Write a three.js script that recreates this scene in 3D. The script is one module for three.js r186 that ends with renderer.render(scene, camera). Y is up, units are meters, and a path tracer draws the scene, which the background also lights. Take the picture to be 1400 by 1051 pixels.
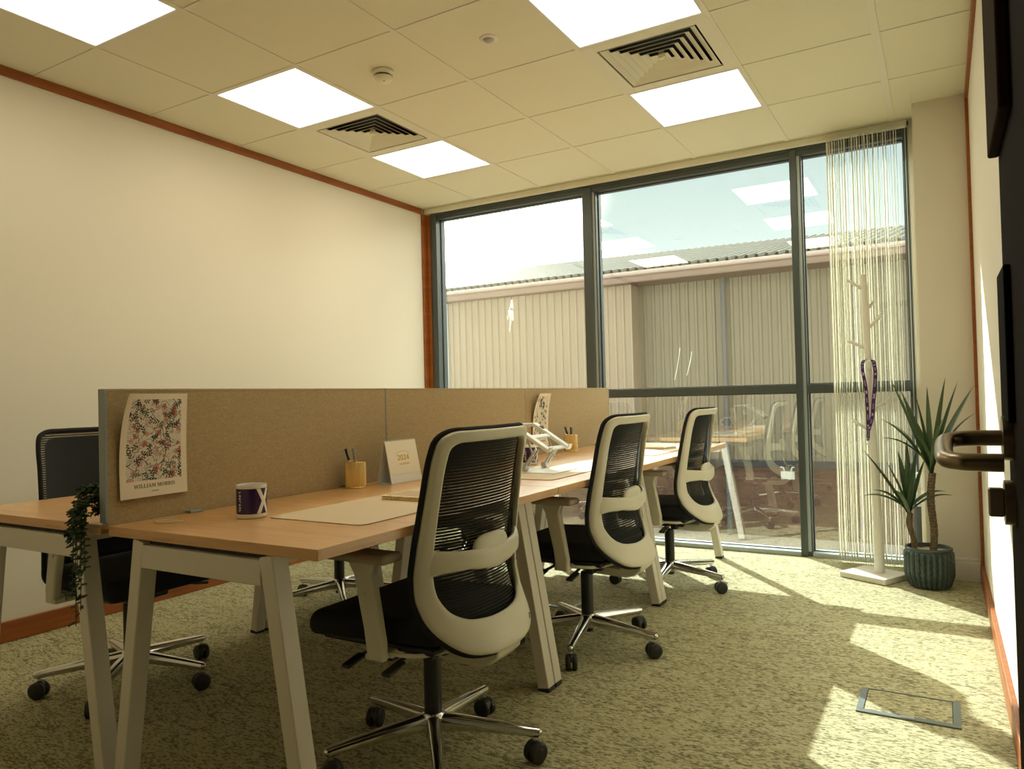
import * as THREE from 'three';
import { RoundedBoxGeometry } from 'three/addons/geometries/RoundedBoxGeometry.js';
import { mergeGeometries } from 'three/addons/utils/BufferGeometryUtils.js';
import { RectAreaLightUniformsLib } from 'three/addons/lights/RectAreaLightUniformsLib.js';

// ---------------------------------------------------------------- camera, sky, sun, exposure
RectAreaLightUniformsLib.init();
const scene = new THREE.Scene();
const camera = new THREE.PerspectiveCamera(55.0725, 1400 / 1051, 0.02, 200);
camera.position.set(3.7427, 1.0611, 5.0238);
camera.rotation.order = 'YXZ';
camera.rotation.set(0.01829, 0.52824, -0.02493);

let seed = 20240607;
const rnd = () => { seed = (seed * 1664525 + 1013904223) >>> 0; return seed / 4294967296; };
const rr = (a, b) => a + (b - a) * rnd();
const H = (x, y, s) => { let n = (Math.imul(x, 374761393) + Math.imul(y, 668265263) + Math.imul(s, 974634777)) | 0; n = Math.imul(n ^ (n >>> 13), 1274126177); n ^= n >>> 16; return (n >>> 0) / 4294967296; };
const sm = (t) => t * t * (3 - 2 * t);
const clamp = (v, a = 0, b = 1) => Math.min(b, Math.max(a, v));
function vn(x, y, px, py, s) {                                   // periodic value noise
  const xi = Math.floor(x), yi = Math.floor(y), fx = sm(x - xi), fy = sm(y - yi);
  const w = (a, p) => ((a % p) + p) % p;
  const a = H(w(xi, px), w(yi, py), s), b = H(w(xi + 1, px), w(yi, py), s), c = H(w(xi, px), w(yi + 1, py), s), d = H(w(xi + 1, px), w(yi + 1, py), s);
  return a + (b - a) * fx + (c - a) * fy + (a - b - c + d) * fx * fy;
}
function fbm(u, v, f, oct, s, ar = 1) { let t = 0, a = 0.5, n = 0; for (let o = 0; o < oct; o++) { t += a * vn(u * f * ar, v * f, Math.max(1, Math.round(f * ar)), Math.max(1, Math.round(f)), s + o); n += a; a *= 0.5; f *= 2; } return t / n; }

function skyTexture() {                                           // pale summer sky with broken white cloud all round
  const w = 512, h = 256, d = new Float32Array(w * h * 4);
  for (let j = 0; j < h; j++) for (let i = 0; i < w; i++) {
    const el = ((j + 0.5) / h - 0.5) * Math.PI, t = Math.max(0, Math.sin(el));
    const n = fbm(i / w, j / h, 12, 4, 5, 1);
    const c = clamp((n - 0.46) * 6.5);
    const blue = [0.66 - 0.3 * t, 0.88 - 0.3 * t, 0.91 - 0.15 * t];
    const k = (j * w + i) * 4, hz = Math.pow(1 - t, 9) * 0.22;
    for (let q = 0; q < 3; q++) d[k + q] = (blue[q] + (SKY_CLOUD[q] - blue[q]) * clamp(c + hz)) * SKY_GAIN;
    d[k + 3] = 1;
  }
  const tx = new THREE.DataTexture(d, w, h, THREE.RGBAFormat, THREE.FloatType);
  tx.mapping = THREE.EquirectangularReflectionMapping; tx.magFilter = THREE.LinearFilter; tx.colorSpace = THREE.LinearSRGBColorSpace; tx.needsUpdate = true;
  return tx;
}
const SKY_GAIN = 1.0, SKY_CLOUD = [12.5, 12.7, 11.6];
scene.background = skyTexture();

const sun = new THREE.DirectionalLight(new THREE.Color().setRGB(0.94, 1.0, 0.98), 13.2);
sun.position.set(2 - 1.16 * 8, 0.5 + 8, 2 - 1.22 * 8); sun.target.position.set(2, 0.5, 2);
sun.castShadow = true; sun.shadow.mapSize.set(4096, 4096);
Object.assign(sun.shadow.camera, { left: -9, right: 9, top: 9, bottom: -9, near: 0.5, far: 40 });
sun.name = 'sun'; scene.add(sun, sun.target);

const PANEL_LIGHT = 3.5, PANEL_GLOW = 1.7, PANEL_COLOR = [1, 0.9, 0.58];

const renderer = new THREE.WebGLRenderer({ antialias: true });
renderer.toneMapping = THREE.LinearToneMapping;
renderer.toneMappingExposure = 1.15;
renderer.shadowMap.enabled = true;

// ---------------------------------------------------------------- helpers
const taken = new Map();
function numbered(n) { const k = taken.get(n) || 0; taken.set(n, k + 1); return k ? n + '_' + String(k).padStart(3, '0') : n; }
function mesh(name, g, m, parent) {
  const geo = Array.isArray(g) ? merge(g) : g;
  const o = new THREE.Mesh(geo, m); o.castShadow = o.receiveShadow = true;
  o.name = parent ? name : numbered(name); (parent || scene).add(o); return o;
}
function merge(list) { return mergeGeometries(list.map((g) => { const q = g.index ? g.toNonIndexed() : g; for (const a of Object.keys(q.attributes)) if (!['position', 'normal', 'uv'].includes(a)) q.deleteAttribute(a); if (!q.attributes.uv) q.setAttribute('uv', new THREE.BufferAttribute(new Float32Array(q.attributes.position.count * 2), 2)); return q; })); }
function thing(name, label, category, pos = [0, 0, 0], turn = 0, group) {
  const o = new THREE.Group(); o.name = numbered(name); scene.add(o); o.position.set(...pos); o.rotation.y = turn;
  o.userData = { label, category }; if (group) o.userData.group = group; return o;
}
function tag(o, label, category, group) { o.userData.label = label; o.userData.category = category; if (group) o.userData.group = group; return o; }
function struct(name, g, m, label) { const o = mesh(name, g, m); o.userData.kind = 'structure'; if (label) o.userData.label = label; return o; }
function copy(root, pos, turn, label) { const r = root.clone(); r.name = numbered(root.name); r.userData = { ...root.userData }; scene.add(r); r.position.set(...pos); r.rotation.y = turn; if (label) r.userData.label = label; return r; }
function uvm(g, s = 1) {                                          // uv in metres by the dominant normal
  if (g.index) g = g.toNonIndexed(); const p = g.attributes.position, n = g.attributes.normal, u = new Float32Array(p.count * 2);
  for (let i = 0; i < p.count; i++) {
    const ax = Math.abs(n.getX(i)), ay = Math.abs(n.getY(i)), az = Math.abs(n.getZ(i)), x = p.getX(i), y = p.getY(i), z = p.getZ(i);
    if (ay >= ax && ay >= az) { u[2 * i] = x; u[2 * i + 1] = z; } else if (ax >= az) { u[2 * i] = z; u[2 * i + 1] = y; } else { u[2 * i] = x; u[2 * i + 1] = y; }
    u[2 * i] *= s; u[2 * i + 1] *= s;
  }
  g.setAttribute('uv', new THREE.BufferAttribute(u, 2)); return g;
}
const bx = (x0, x1, y0, y1, z0, z1) => uvm(new THREE.BoxGeometry(x1 - x0, y1 - y0, z1 - z0).translate((x0 + x1) / 2, (y0 + y1) / 2, (z0 + z1) / 2));
const rb = (x0, x1, y0, y1, z0, z1, r = 0.004, s = 2) => uvm(new RoundedBoxGeometry(x1 - x0, y1 - y0, z1 - z0, s, Math.min(r, (x1 - x0) / 2.01, (y1 - y0) / 2.01, (z1 - z0) / 2.01)).translate((x0 + x1) / 2, (y0 + y1) / 2, (z0 + z1) / 2));
const V = (x, y, z) => new THREE.Vector3(x, y, z);
function tube(pts, r, seg = 24, rad = 8, closed = false) { return new THREE.TubeGeometry(new THREE.CatmullRomCurve3(pts.map((p) => V(...p)), closed, 'catmullrom', 0.4), seg, r, rad, closed); }
function rod(a, b, r0, r1 = r0, rad = 12) {
  const A = V(...a), B = V(...b), d = B.clone().sub(A), g = new THREE.CylinderGeometry(r1, r0, d.length(), rad).translate(0, d.length() / 2, 0);
  g.applyQuaternion(new THREE.Quaternion().setFromUnitVectors(V(0, 1, 0), d.clone().normalize())); return g.translate(A.x, A.y, A.z);
}
function beam(a, b, w, dz, r = 0.004) {                           // slanted bar in the xy plane between two centres, w across, dz deep
  const d = Math.hypot(b[0] - a[0], b[1] - a[1]), g = new RoundedBoxGeometry(w, d, dz, 2, r);
  g.rotateZ(-Math.atan2(b[0] - a[0], b[1] - a[1])); return uvm(g.translate((a[0] + b[0]) / 2, (a[1] + b[1]) / 2, a[2]));
}
function prism(pts, depth, bevel = 0.003, seg = 2) {              // polygon in xy, extruded along z, centred
  const g = new THREE.ExtrudeGeometry(new THREE.Shape(pts.map((p) => new THREE.Vector2(...p))), { depth: depth - 2 * bevel, bevelEnabled: bevel > 0, bevelThickness: bevel, bevelSize: bevel, bevelOffset: -bevel, bevelSegments: seg, curveSegments: 6 });
  return g.translate(0, 0, -depth / 2 + bevel);
}
function lathe(pts, seg = 40) { return new THREE.LatheGeometry(pts.map((p) => new THREE.Vector2(...p)), seg); }
function gridGeo(nu, nv, f) {                                     // surface from f(u, v) -> [x, y, z]
  const pos = [], uv = [], id = [];
  for (let j = 0; j <= nv; j++) for (let i = 0; i <= nu; i++) { pos.push(...f(i / nu, j / nv)); uv.push(i / nu, j / nv); }
  for (let j = 0; j < nv; j++) for (let i = 0; i < nu; i++) { const a = j * (nu + 1) + i; id.push(a, a + 1, a + nu + 2, a, a + nu + 2, a + nu + 1); }
  const g = new THREE.BufferGeometry(); g.setAttribute('position', new THREE.Float32BufferAttribute(pos, 3)); g.setAttribute('uv', new THREE.Float32BufferAttribute(uv, 2)); g.setIndex(id); g.computeVertexNormals(); return g;
}
function tex(n, m, f, srgb = true, rep = [1, 1]) {
  const d = new Uint8Array(n * m * 4);
  for (let j = 0; j < m; j++) for (let i = 0; i < n; i++) { const c = f(i / n, j / m), k = (j * n + i) * 4; d[k] = clamp(c[0], 0, 255); d[k + 1] = clamp(c[1], 0, 255); d[k + 2] = clamp(c[2], 0, 255); d[k + 3] = 255; }
  const t = new THREE.DataTexture(d, n, m); t.wrapS = t.wrapT = THREE.RepeatWrapping; t.magFilter = THREE.LinearFilter; t.minFilter = THREE.LinearMipmapLinearFilter; t.generateMipmaps = true;
  if (srgb) t.colorSpace = THREE.SRGBColorSpace; t.repeat.set(...rep); t.needsUpdate = true; return t;
}
function canvas(w, h, draw) {
  const c = document.createElement('canvas'); c.width = w; c.height = h; draw(c.getContext('2d'), w, h);
  const t = new THREE.CanvasTexture(c); t.colorSpace = THREE.SRGBColorSpace; t.magFilter = THREE.LinearFilter; return t;
}
const std = (color, roughness = 0.6, o = {}) => { const m = new THREE.MeshStandardMaterial({ roughness, ...o }); if (Array.isArray(color)) m.color.setRGB(...color); else m.color.set(color); return m; };

// ---------------------------------------------------------------- materials
const carpetF = (u, v) => {
  const streak = fbm(u, v, 290, 2, 11, 0.36), fine = fbm(u, v, 480, 1, 31, 0.8), big = fbm(u, v, 9, 3, 21), row = fbm(u, v, 70, 2, 41, 0.3);
  return { k: clamp((streak - 0.53 + (row - 0.5) * 0.28 + (big - 0.5) * 0.16) * 4.6, -1, 1), fine, big };
};
const carpetMap = tex(1024, 1024, (u, v) => {
  const { k, fine, big } = carpetF(u, v), f = (fine - 0.5) * 34 + (big - 0.5) * 10, d = Math.max(0, k), l = Math.max(0, -k);
  return [174 + f - 58 * d + 15 * l, 168 + f - 57 * d + 15 * l, 131 + f - 52 * d + 12 * l];
}, true, [1 / 1.2, 1 / 1.2]);
const carpetBump = tex(1024, 1024, (u, v) => { const { k, fine } = carpetF(u, v); const g = 128 - 60 * k + 90 * (fine - 0.5); return [g, g, g]; }, false, [1 / 1.2, 1 / 1.2]);
const beechMap = tex(512, 512, (u, v) => {
  const g = fbm(u, v, 90, 3, 51, 0.06) - 0.5, b = fbm(u, v, 8, 3, 61, 0.25) - 0.5, fl = fbm(u, v, 160, 1, 71, 0.12) > 0.8 ? -12 : 0;
  return [210 + 26 * g + 18 * b + fl, 160 + 28 * g + 18 * b + fl, 100 + 26 * g + 16 * b + fl];
});
const redWoodMap = tex(256, 256, (u, v) => { const g = fbm(u, v, 60, 3, 81, 0.08) - 0.5; return [150 + 40 * g, 82 + 30 * g, 28 + 20 * g]; });
const fabricMap = tex(512, 512, (u, v) => { const g = (fbm(u, v, 240, 1, 91) - 0.5) * 34 + (fbm(u, v, 120, 2, 95, 0.3) - 0.5) * 16; return [172 + g, 150 + g, 112 + g]; }, true, [3, 3]);
const fabricBump = tex(256, 256, (u, v) => { const g = fbm(u, v, 200, 1, 97) * 255; return [g, g, g]; }, false, [6, 6]);
const plasterBump = tex(512, 512, (u, v) => { const g = 128 + (fbm(u, v, 90, 3, 101) - 0.5) * 120; return [g, g, g]; }, false, [1, 1]);
const tileBump = tex(512, 512, (u, v) => { const g = fbm(u, v, 200, 2, 111) * 255; return [g, g, g]; }, false, [2, 2]);

const matte = (c) => { const m = new THREE.MeshPhysicalMaterial({ roughness: 0.9, specularIntensity: 0.12 }); m.color.setRGB(...c); return m; };
const M = {
  carpet: std('#ffffff', 0.98, { map: carpetMap, bumpMap: carpetBump, bumpScale: 0.0025 }),
  wall: std([0.76, 0.70, 0.585], 0.85, { bumpMap: plasterBump, bumpScale: 0.0006 }),
  tile: std([0.80, 0.765, 0.58], 0.92, { bumpMap: tileBump, bumpScale: 0.0006 }),
  bar: std([0.78, 0.74, 0.57], 0.45),
  slab: std([0.4, 0.39, 0.37], 0.9),
  redwood: std('#ffffff', 0.42, { map: redWoodMap }),
  whitewood: std([0.74, 0.70, 0.60], 0.45),
  frame: std([0.075, 0.088, 0.085], 0.38, { metalness: 0.25 }),
  gasket: std([0.02, 0.02, 0.02], 0.7),
  sill: std([0.42, 0.47, 0.47], 0.4, { metalness: 0.3 }),
  beech: new THREE.MeshPhysicalMaterial({ roughness: 0.45, map: beechMap, clearcoat: 0.7, clearcoatRoughness: 0.32 }),
  beechEdge: std('#ffffff', 0.5, { map: beechMap, color: 0xf2e2c4 }),
  leg: std([0.66, 0.61, 0.50], 0.42),
  dark: std([0.02, 0.02, 0.02], 0.6),
  fabric: std('#ffffff', 0.95, { map: fabricMap, bumpMap: fabricBump, bumpScale: 0.0006 }),
  alu: std([0.55, 0.56, 0.54], 0.35, { metalness: 0.85 }),
  aluPaint: std([0.30, 0.33, 0.32], 0.45, { metalness: 0.4 }),
  cream: std([0.68, 0.64, 0.49], 0.42),
  black: std([0.012, 0.012, 0.012], 0.75),
  blackFabric: std([0.010, 0.010, 0.011], 0.95),
  meshFabric: std([0.014, 0.016, 0.015], 0.8),
  blackPlastic: std([0.015, 0.015, 0.015], 0.4),
  chrome: std([0.72, 0.72, 0.70], 0.12, { metalness: 1 }),
  white: std([0.78, 0.77, 0.72], 0.4),
  gold: std([0.90, 0.70, 0.33], 0.25, { metalness: 1 }),
  paper: std([0.82, 0.77, 0.66], 0.85),
  door: matte([0.012, 0.006, 0.003]),
  doorDark: matte([0.008, 0.007, 0.006]),
  doorBead: matte([0.036, 0.019, 0.007]),
  bronze: std([0.30, 0.24, 0.18], 0.28, { metalness: 0.9 }),
  mat: std([0.68, 0.53, 0.34], 0.6),
  purple: std([0.07, 0.015, 0.14], 0.4),
};
const glass = new THREE.MeshPhysicalMaterial({ roughness: 0, transmission: 1, thickness: 0, ior: 2.35 }); glass.color.setRGB(0.95, 0.965, 0.93);
const vane = new THREE.MeshPhysicalMaterial({ roughness: 0.95, transmission: 0.78, thickness: 0 }); vane.color.setRGB(0.98, 0.965, 0.88);

// ---------------------------------------------------------------- room shell
const W = 3.91, CH = 2.668, ZB = 4.9, ZW = 5.06;
struct('floor', bx(-0.16, W + 0.16, -0.2, 0, -0.14, ZW + 1.6), M.carpet, 'flecked grey beige loop carpet');
struct('wall_left', [bx(-0.16, 0, -0.2, 2.95, -0.14, ZW + 1.6)], M.wall, 'long plain cream wall');
struct('wall_right', bx(W, W + 0.16, -0.2, 2.95, -0.14, ZW + 1.6), M.wall, 'cream wall crossed by a patch of sunlight');
struct('wall_back', [bx(0, 2.86, 0, 2.95, ZB, ZW), bx(3.83, W, 0, 2.95, ZB, ZW), bx(2.86, 3.83, 2.06, 2.95, ZB, ZW)], M.wall, 'cream wall holding the doorway');
struct('wall_corridor', [bx(0, W, 0, 2.95, ZW + 1.4, ZW + 1.6)], M.wall, 'corridor wall outside the doorway');
struct('wall_front', [bx(3.64, W, 0, 2.95, -0.14, 0.285), bx(3.612, 3.64, 0, 2.70, -0.14, 0.0), bx(-0.0, 0.048, 0, 2.70, -0.14, -0.004), bx(0, 3.64, 2.668, 2.95, -0.14, 0.02)], M.wall, 'square cream column boxed into the window corner');
// trims and baseboards
struct('trim_1', [rb(0, 0.014, CH - 0.046, CH, 0.062, ZB, 0.003)], M.redwood, 'red-brown wooden cornice strip');
struct('trim_2', [rb(0, 0.016, 0, CH - 0.046, 0.0, 0.062, 0.003), rb(0.016, 0.05, 0, CH - 0.05, -0.003, 0.012, 0.002)], M.redwood, 'red-brown upright strip between wall and window');
struct('trim_3', [rb(W - 0.016, W, 0.09, CH, 0.285, 0.325, 0.003)], M.redwood, 'red-brown upright strip beside the column');
struct('trim_4', [rb(W - 0.016, W, CH - 0.04, CH, 0.285, ZB, 0.003)], M.redwood, 'red-brown cornice strip');
struct('baseboard_left', [rb(0, 0.016, 0, 0.096, 0.0, ZB, 0.004)], M.redwood, 'red-brown wooden skirting board');
struct('baseboard_right', [rb(W - 0.018, W, 0, 0.10, 0.305, ZB, 0.004)], std('#ffffff', 0.4, { map: redWoodMap, color: 0xffffff }), 'red-brown wooden skirting board in the sun');
struct('baseboard_front', [rb(3.622, W - 0.018, 0, 0.105, 0.285, 0.303, 0.004), rb(3.622, W - 0.018, 0.105, 0.125, 0.285, 0.296, 0.004)], M.whitewood, 'cream painted skirting around the column');

// suspended ceiling: slab, tiles, tee bars
const ceil = new THREE.Group(); ceil.name = 'ceiling'; ceil.userData = { kind: 'structure', label: 'suspended ceiling of square cream tiles' }; scene.add(ceil);
mesh('slab', bx(-0.16, W + 0.16, 2.80, 2.95, -0.14, ZW + 1.6), M.slab, ceil);
mesh('corridor_ceiling', bx(0, W, CH, CH + 0.1, ZB + 0.01, ZW + 1.4), M.tile, ceil);
const GX = [0, 0.53, 1.13, 1.73, 2.33, 2.93, 3.53, W], GZ = [0.062, 0.72, 1.32, 1.92, 2.52, 3.12, 3.72, 4.32, ZB];
const panels = [[1, 1], [1, 3], [1, 5], [4, 1], [4, 3], [4, 5]], vents = [[1, 2], [4, 2]];
const isAt = (list, i, j) => list.some(([a, b]) => a === i && b === j);
for (let i = 0; i < GX.length - 1; i++) for (let j = 0; j < GZ.length - 1; j++) {
  if (isAt(panels, i, j) || isAt(vents, i, j)) continue;
  let x1 = GX[i + 1], z0 = GZ[j];
  if (i === 6 && j === 0) { mesh('ceiling_tile', [rb(3.533, 3.64, CH, CH + 0.016, 0.065, 0.717, 0.002), rb(3.6395, W, CH, CH + 0.016, 0.286, 0.717, 0.002)], M.tile, ceil); continue; }
  mesh('ceiling_tile', rb(GX[i] + 0.0035, x1 - 0.0035, CH, CH + 0.016, z0 + 0.0035, GZ[j + 1] - 0.0035, 0.0025), M.tile, ceil);
}
for (let i = 1; i < GX.length - 1; i++) { const w = i === 6 ? 0.017 : 0.011; mesh('tee_bar', [rb(GX[i] - w, GX[i] + w, CH - 0.0035, CH - 0.0005, 0.062, ZB, 0.001), bx(GX[i] - 0.001, GX[i] + 0.001, CH, 2.80, 0.062, ZB)], M.bar, ceil); }
for (let j = 1; j < GZ.length - 1; j++) for (let i = 0; i < GX.length - 1; i++) mesh('tee_bar', rb(GX[i] + (i ? 0.011 : 0), GX[i + 1] - (i < 6 ? 0.011 : 0), CH - 0.003, CH - 0.0005, GZ[j] - 0.010, GZ[j] + 0.010, 0.001), M.bar, ceil);
mesh('edge_bar', [rb(0, 3.64, CH - 0.004, CH + 0.018, 0.048, 0.064, 0.001)], M.bar, ceil);

// ---------------------------------------------------------------- window
const win = new THREE.Group(); win.name = 'window_1'; win.userData = { kind: 'structure', label: 'full height window in a dark grey metal frame' }; scene.add(win);
const F0 = -0.13, F1 = 0.0;
mesh('jamb', [rb(0.05, 0.109, 0, 2.668, F0, F1, 0.003)], M.frame, win);
mesh('jamb', [rb(3.58, 3.612, 0, 2.668, F0, F1, 0.003)], M.frame, win);
for (const [a, b] of [[1.456, 1.556], [2.928, 2.998]]) {
  mesh('mullion', [rb(a, b - 0.028, 0, 2.668, F0, F1, 0.003), rb(b - 0.03, b, 0, 2.668, F0, -0.02, 0.003)], M.frame, win);
  mesh('gasket', [bx(b - 0.028, b - 0.010, 0.03, 2.58, -0.021, -0.0185)], M.sill, win);
}
mesh('head', [rb(0.109, 3.58, 2.579, 2.668, F0, -0.012, 0.003), rb(0.109, 3.58, 2.612, 2.668, -0.03, F1, 0.003)], M.frame, win);
const bays = [[0.109, 1.456], [1.556, 2.928], [2.998, 3.58]];
for (const [a, b] of bays) {
  mesh('rail', [rb(a, b, 1.048, 1.103, F0, -0.002, 0.003)], M.frame, win);
  mesh('sill_bar', [rb(a, b, 0.0, 0.028, F0, 0.0, 0.003)], M.sill, win);
  mesh('pane', bx(a, b, 1.103, 2.579, -0.076, -0.070), glass, win);
  mesh('pane', bx(a, b, 0.028, 1.048, -0.076, -0.070), glass, win);
  mesh('gasket', [bx(a, a + 0.006, 1.103, 2.579, -0.070, -0.062), bx(b - 0.006, b, 1.103, 2.579, -0.070, -0.062), bx(a, b, 1.103, 1.108, -0.070, -0.062), bx(a, b, 2.574, 2.579, -0.070, -0.062), bx(a, a + 0.006, 0.028, 1.048, -0.070, -0.062), bx(b - 0.006, b, 0.028, 1.048, -0.070, -0.062), bx(a, b, 0.028, 0.033, -0.070, -0.062), bx(a, b, 1.043, 1.048, -0.070, -0.062)], M.gasket, win);
}
// marks on the outside of the glass
const chalk = new THREE.MeshPhysicalMaterial({ roughness: 1, transmission: 0.5, thickness: 0 }); chalk.color.setRGB(0.95, 0.95, 0.9);
{
  const o = thing('dirt_splash', 'white dried splash with drips on the upper window pane', 'stain', [0.77, 1.58, -0.0775]);
  const lobe = (cx, cy, w, h) => { const s = new THREE.Shape(); for (let k = 0; k <= 22; k++) { const t = k / 22 * Math.PI * 2, q = 1 + 0.18 * Math.sin(3 * t + cx * 300) + 0.1 * Math.sin(7 * t); s[k ? 'lineTo' : 'moveTo'](cx + Math.cos(t) * w * q, cy + Math.sin(t) * h * q); } return new THREE.ExtrudeGeometry(s, { depth: 0.001, bevelEnabled: false }); };
  mesh('splash', [lobe(0.012, 0.22, 0.014, 0.045), lobe(-0.004, 0.165, 0.016, 0.05), lobe(0.014, 0.15, 0.013, 0.05)], chalk, o);
  mesh('drip', [lobe(-0.008, 0.085, 0.0025, 0.05), lobe(-0.014, 0.03, 0.003, 0.018), lobe(0.003, 0.10, 0.002, 0.03), lobe(-0.028, 0.13, 0.003, 0.02)], chalk, o);
  for (const [a, b, l] of [[[2.149, 1.387], [2.103, 1.16], 'long white scratch streak on the middle window pane'], [[2.233, 1.357], [2.192, 1.189], 'shorter white scratch streak on the middle window pane']])
    tag(mesh('glass_streak', tube([[a[0], a[1], -0.0772], [(a[0] + b[0]) / 2 + 0.004, (a[1] + b[1]) / 2, -0.0772], [b[0], b[1], -0.0772]], 0.0018, 12, 5), chalk), l, 'stain');
}

// ---------------------------------------------------------------- outside
{
  const g = tex(256, 256, (u, v) => { const n = fbm(u, v, 60, 3, 121) * 40; return [104 + n, 96 + n, 86 + n]; }, true, [0.5, 0.5]);
  struct('ground', bx(-60, 60, -2.4, -2.05, -80, -0.15), std('#ffffff', 0.95, { map: g }), 'grey yard outside the window');
  // corrugated shed
  const b = thing('clad_building', 'long shed clad in ribbed tan metal over red brick under a grey ribbed roof', 'building', [0, 0, 0]);
  const ribs = (x0, x1, y0, y1, z, pitch = 0.2, d = 0.035) => {       // trapezoid sheet
    const pr = []; for (let x = x0; x < x1 - 1e-6; x += pitch) pr.push([x, 0], [x + pitch * 0.56, 0], [x + pitch * 0.66, d], [x + pitch * 0.90, d]);
    pr.push([x1, 0]); const n = pr.length - 1;
    const geo = gridGeo(n, 1, (u, v) => { const k = Math.round(u * n); return [pr[k][0], y0 + (y1 - y0) * v, z + pr[k][1]]; });
    const q = geo.toNonIndexed(); q.computeVertexNormals(); return q;
  };
  const tan = std([0.19, 0.145, 0.095], 0.6), darkCladding = std([0.115, 0.096, 0.058], 0.6);  // recessed sheet is set darker and slightly greener than the tan one
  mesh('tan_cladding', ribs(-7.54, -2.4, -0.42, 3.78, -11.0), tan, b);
  mesh('return_cladding', [bx(-2.42, -2.38, -0.42, 3.78, -11.6, -10.98)], tan, b);
  mesh('darker_cladding', ribs(-2.38, 9, -0.45, 3.75, -11.5), darkCladding, b);
  mesh('corner_flashing', [bx(-7.62, -7.5, -0.45, 3.8, -11.05, -10.95)], std([0.3, 0.3, 0.27], 0.5), b);
  mesh('downpipe', [rod([-0.38, -2.05, -11.38], [-0.38, 3.7, -11.38], 0.055)], std([0.06, 0.06, 0.06], 0.7), b);
  mesh('side_wall', [bx(-7.56, 9, -2.05, 3.6, -18, -11.7), bx(-7.56, -2.4, -2.05, 3.6, -11.7, -11.1)], std([0.3, 0.28, 0.22], 0.9), b);
  mesh('drip_flashing', [bx(-7.56, -2.4, -0.52, -0.40, -11.06, -10.93), bx(-2.4, 9, -0.56, -0.42, -11.56, -11.42)], std([0.018, 0.018, 0.018], 0.8), b);
  mesh('mortar', [bx(-7.5, -2.4, -2.05, -0.5, -11.1, -10.985), bx(-2.4, 9, -2.05, -0.55, -11.6, -11.485)], std([0.10, 0.07, 0.048], 0.95), b);
  // brick plinth, courses of stretchers
  const geo = new RoundedBoxGeometry(0.213, 0.064, 0.05, 1, 0.004), spots = [];
  for (let r = 0; r < 20; r++) for (let x = -7.5; x < 9; x += 0.225) { const xx = x + (r % 2) * 0.1125, left = xx < -2.4; spots.push([xx, -2.01 + r * 0.075, left ? -11.003 : -11.503]); }
  const im = new THREE.InstancedMesh(geo, std('#ffffff', 0.9), spots.length); im.name = 'brick'; im.castShadow = im.receiveShadow = true; im.userData.kind = 'stuff';
  const mm = new THREE.Matrix4(), cc = new THREE.Color();
  spots.forEach(([x, y, z], k) => { mm.setPosition(x, y + 0.0, z + rr(-0.002, 0.003)); im.setMatrixAt(k, mm); const q = rr(0.75, 1.25); im.setColorAt(k, cc.setRGB(0.075 * q, 0.036 * q, 0.02 * q)); });
  b.add(im);
  // eaves, gutter and roof
  mesh('fascia', [bx(-7.9, 9, 3.62, 3.80, -10.72, -10.66), bx(-7.9, 9, 3.60, 3.63, -11.5, -10.68)], std([0.15, 0.098, 0.07], 0.55), b);
  mesh('gutter', [rod([-7.95, 3.80, -10.62], [9, 3.76, -10.62], 0.055, 0.055, 10)], std([0.26, 0.20, 0.17], 0.5), b);
  const RA = [-7.9, 3.86, -10.66], RB = [9, 3.80, -10.66], RC = [9, 4.72, -14.5], RD = [-6.63, 4.95, -14.5];
  const lerp = (p, q, t) => p.map((v, i) => v + (q[i] - v) * t);
  const nR = 84; const roofP = []; for (let k = 0; k <= nR * 4; k++) roofP.push([k / (nR * 4), [0, 0, 0.085, 0.085][k % 4]]);
  const rg = gridGeo(nR * 4, 1, (u, v) => { const k = Math.round(u * nR * 4), ph = [0, 0.55, 0.66, 0.9][k % 4], t = Math.min(1, (Math.floor(k / 4) + ph) / nR); const e = lerp(RA, RB, t), r = lerp(RD, RC, t), p = lerp(e, r, v); p[1] += roofP[k][1]; return p; });
  const rq = rg.toNonIndexed(); rq.computeVertexNormals();
  const roofing = std([0.095, 0.098, 0.078], 0.6);
  mesh('roof_sheet', rq, roofing, b);
  mesh('hip_sheet', gridGeo(1, 1, (u, v) => lerp(lerp([-7.9, 3.87, -10.66], [-9.8, 3.95, -19], u), [-6.63, 4.96, -14.5], v)), roofing, b);
  mesh('rear_sheet', gridGeo(1, 1, (u, v) => lerp(lerp([-9.8, 3.95, -19], [9, 3.8, -19], u), lerp(RD, RC, u), v)), roofing, b);
  mesh('ridge_cap', [rod(RD, RC, 0.06, 0.06, 8)], roofing, b);
  const f = thing('far_shed', 'dark gabled roof of a distant shed behind the clad building', 'building', [-20.5, -2.05, -27]);
  mesh('wall', [bx(-3, 4, 0, 8.25, -6, 0)], std([0.34, 0.33, 0.3], 0.9), f);
  mesh('roof', [prism([[-3.3, 8.15], [0.5, 9.45], [4.6, 8.15]], 6.6, 0.01).translate(0, 0, -3)], std([0.12, 0.16, 0.16], 0.7), f);
  const l = thing('wall_lamp_box', 'small white box with two curved spouts on the brick plinth outside', 'wall box', [0.86, -0.72, -11.47]);
  mesh('box', [rb(-0.135, 0.135, -0.085, 0.085, 0.0, 0.12, 0.01)], std([0.34, 0.34, 0.30], 0.6), l);
  for (const s of [-1, 1]) mesh('spout', [tube([[s * 0.07, 0.08, 0.06], [s * 0.09, 0.16, 0.08], [s * 0.14, 0.175, 0.10]], 0.02, 10, 6)], std([0.34, 0.34, 0.30], 0.6), l);
}

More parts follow.
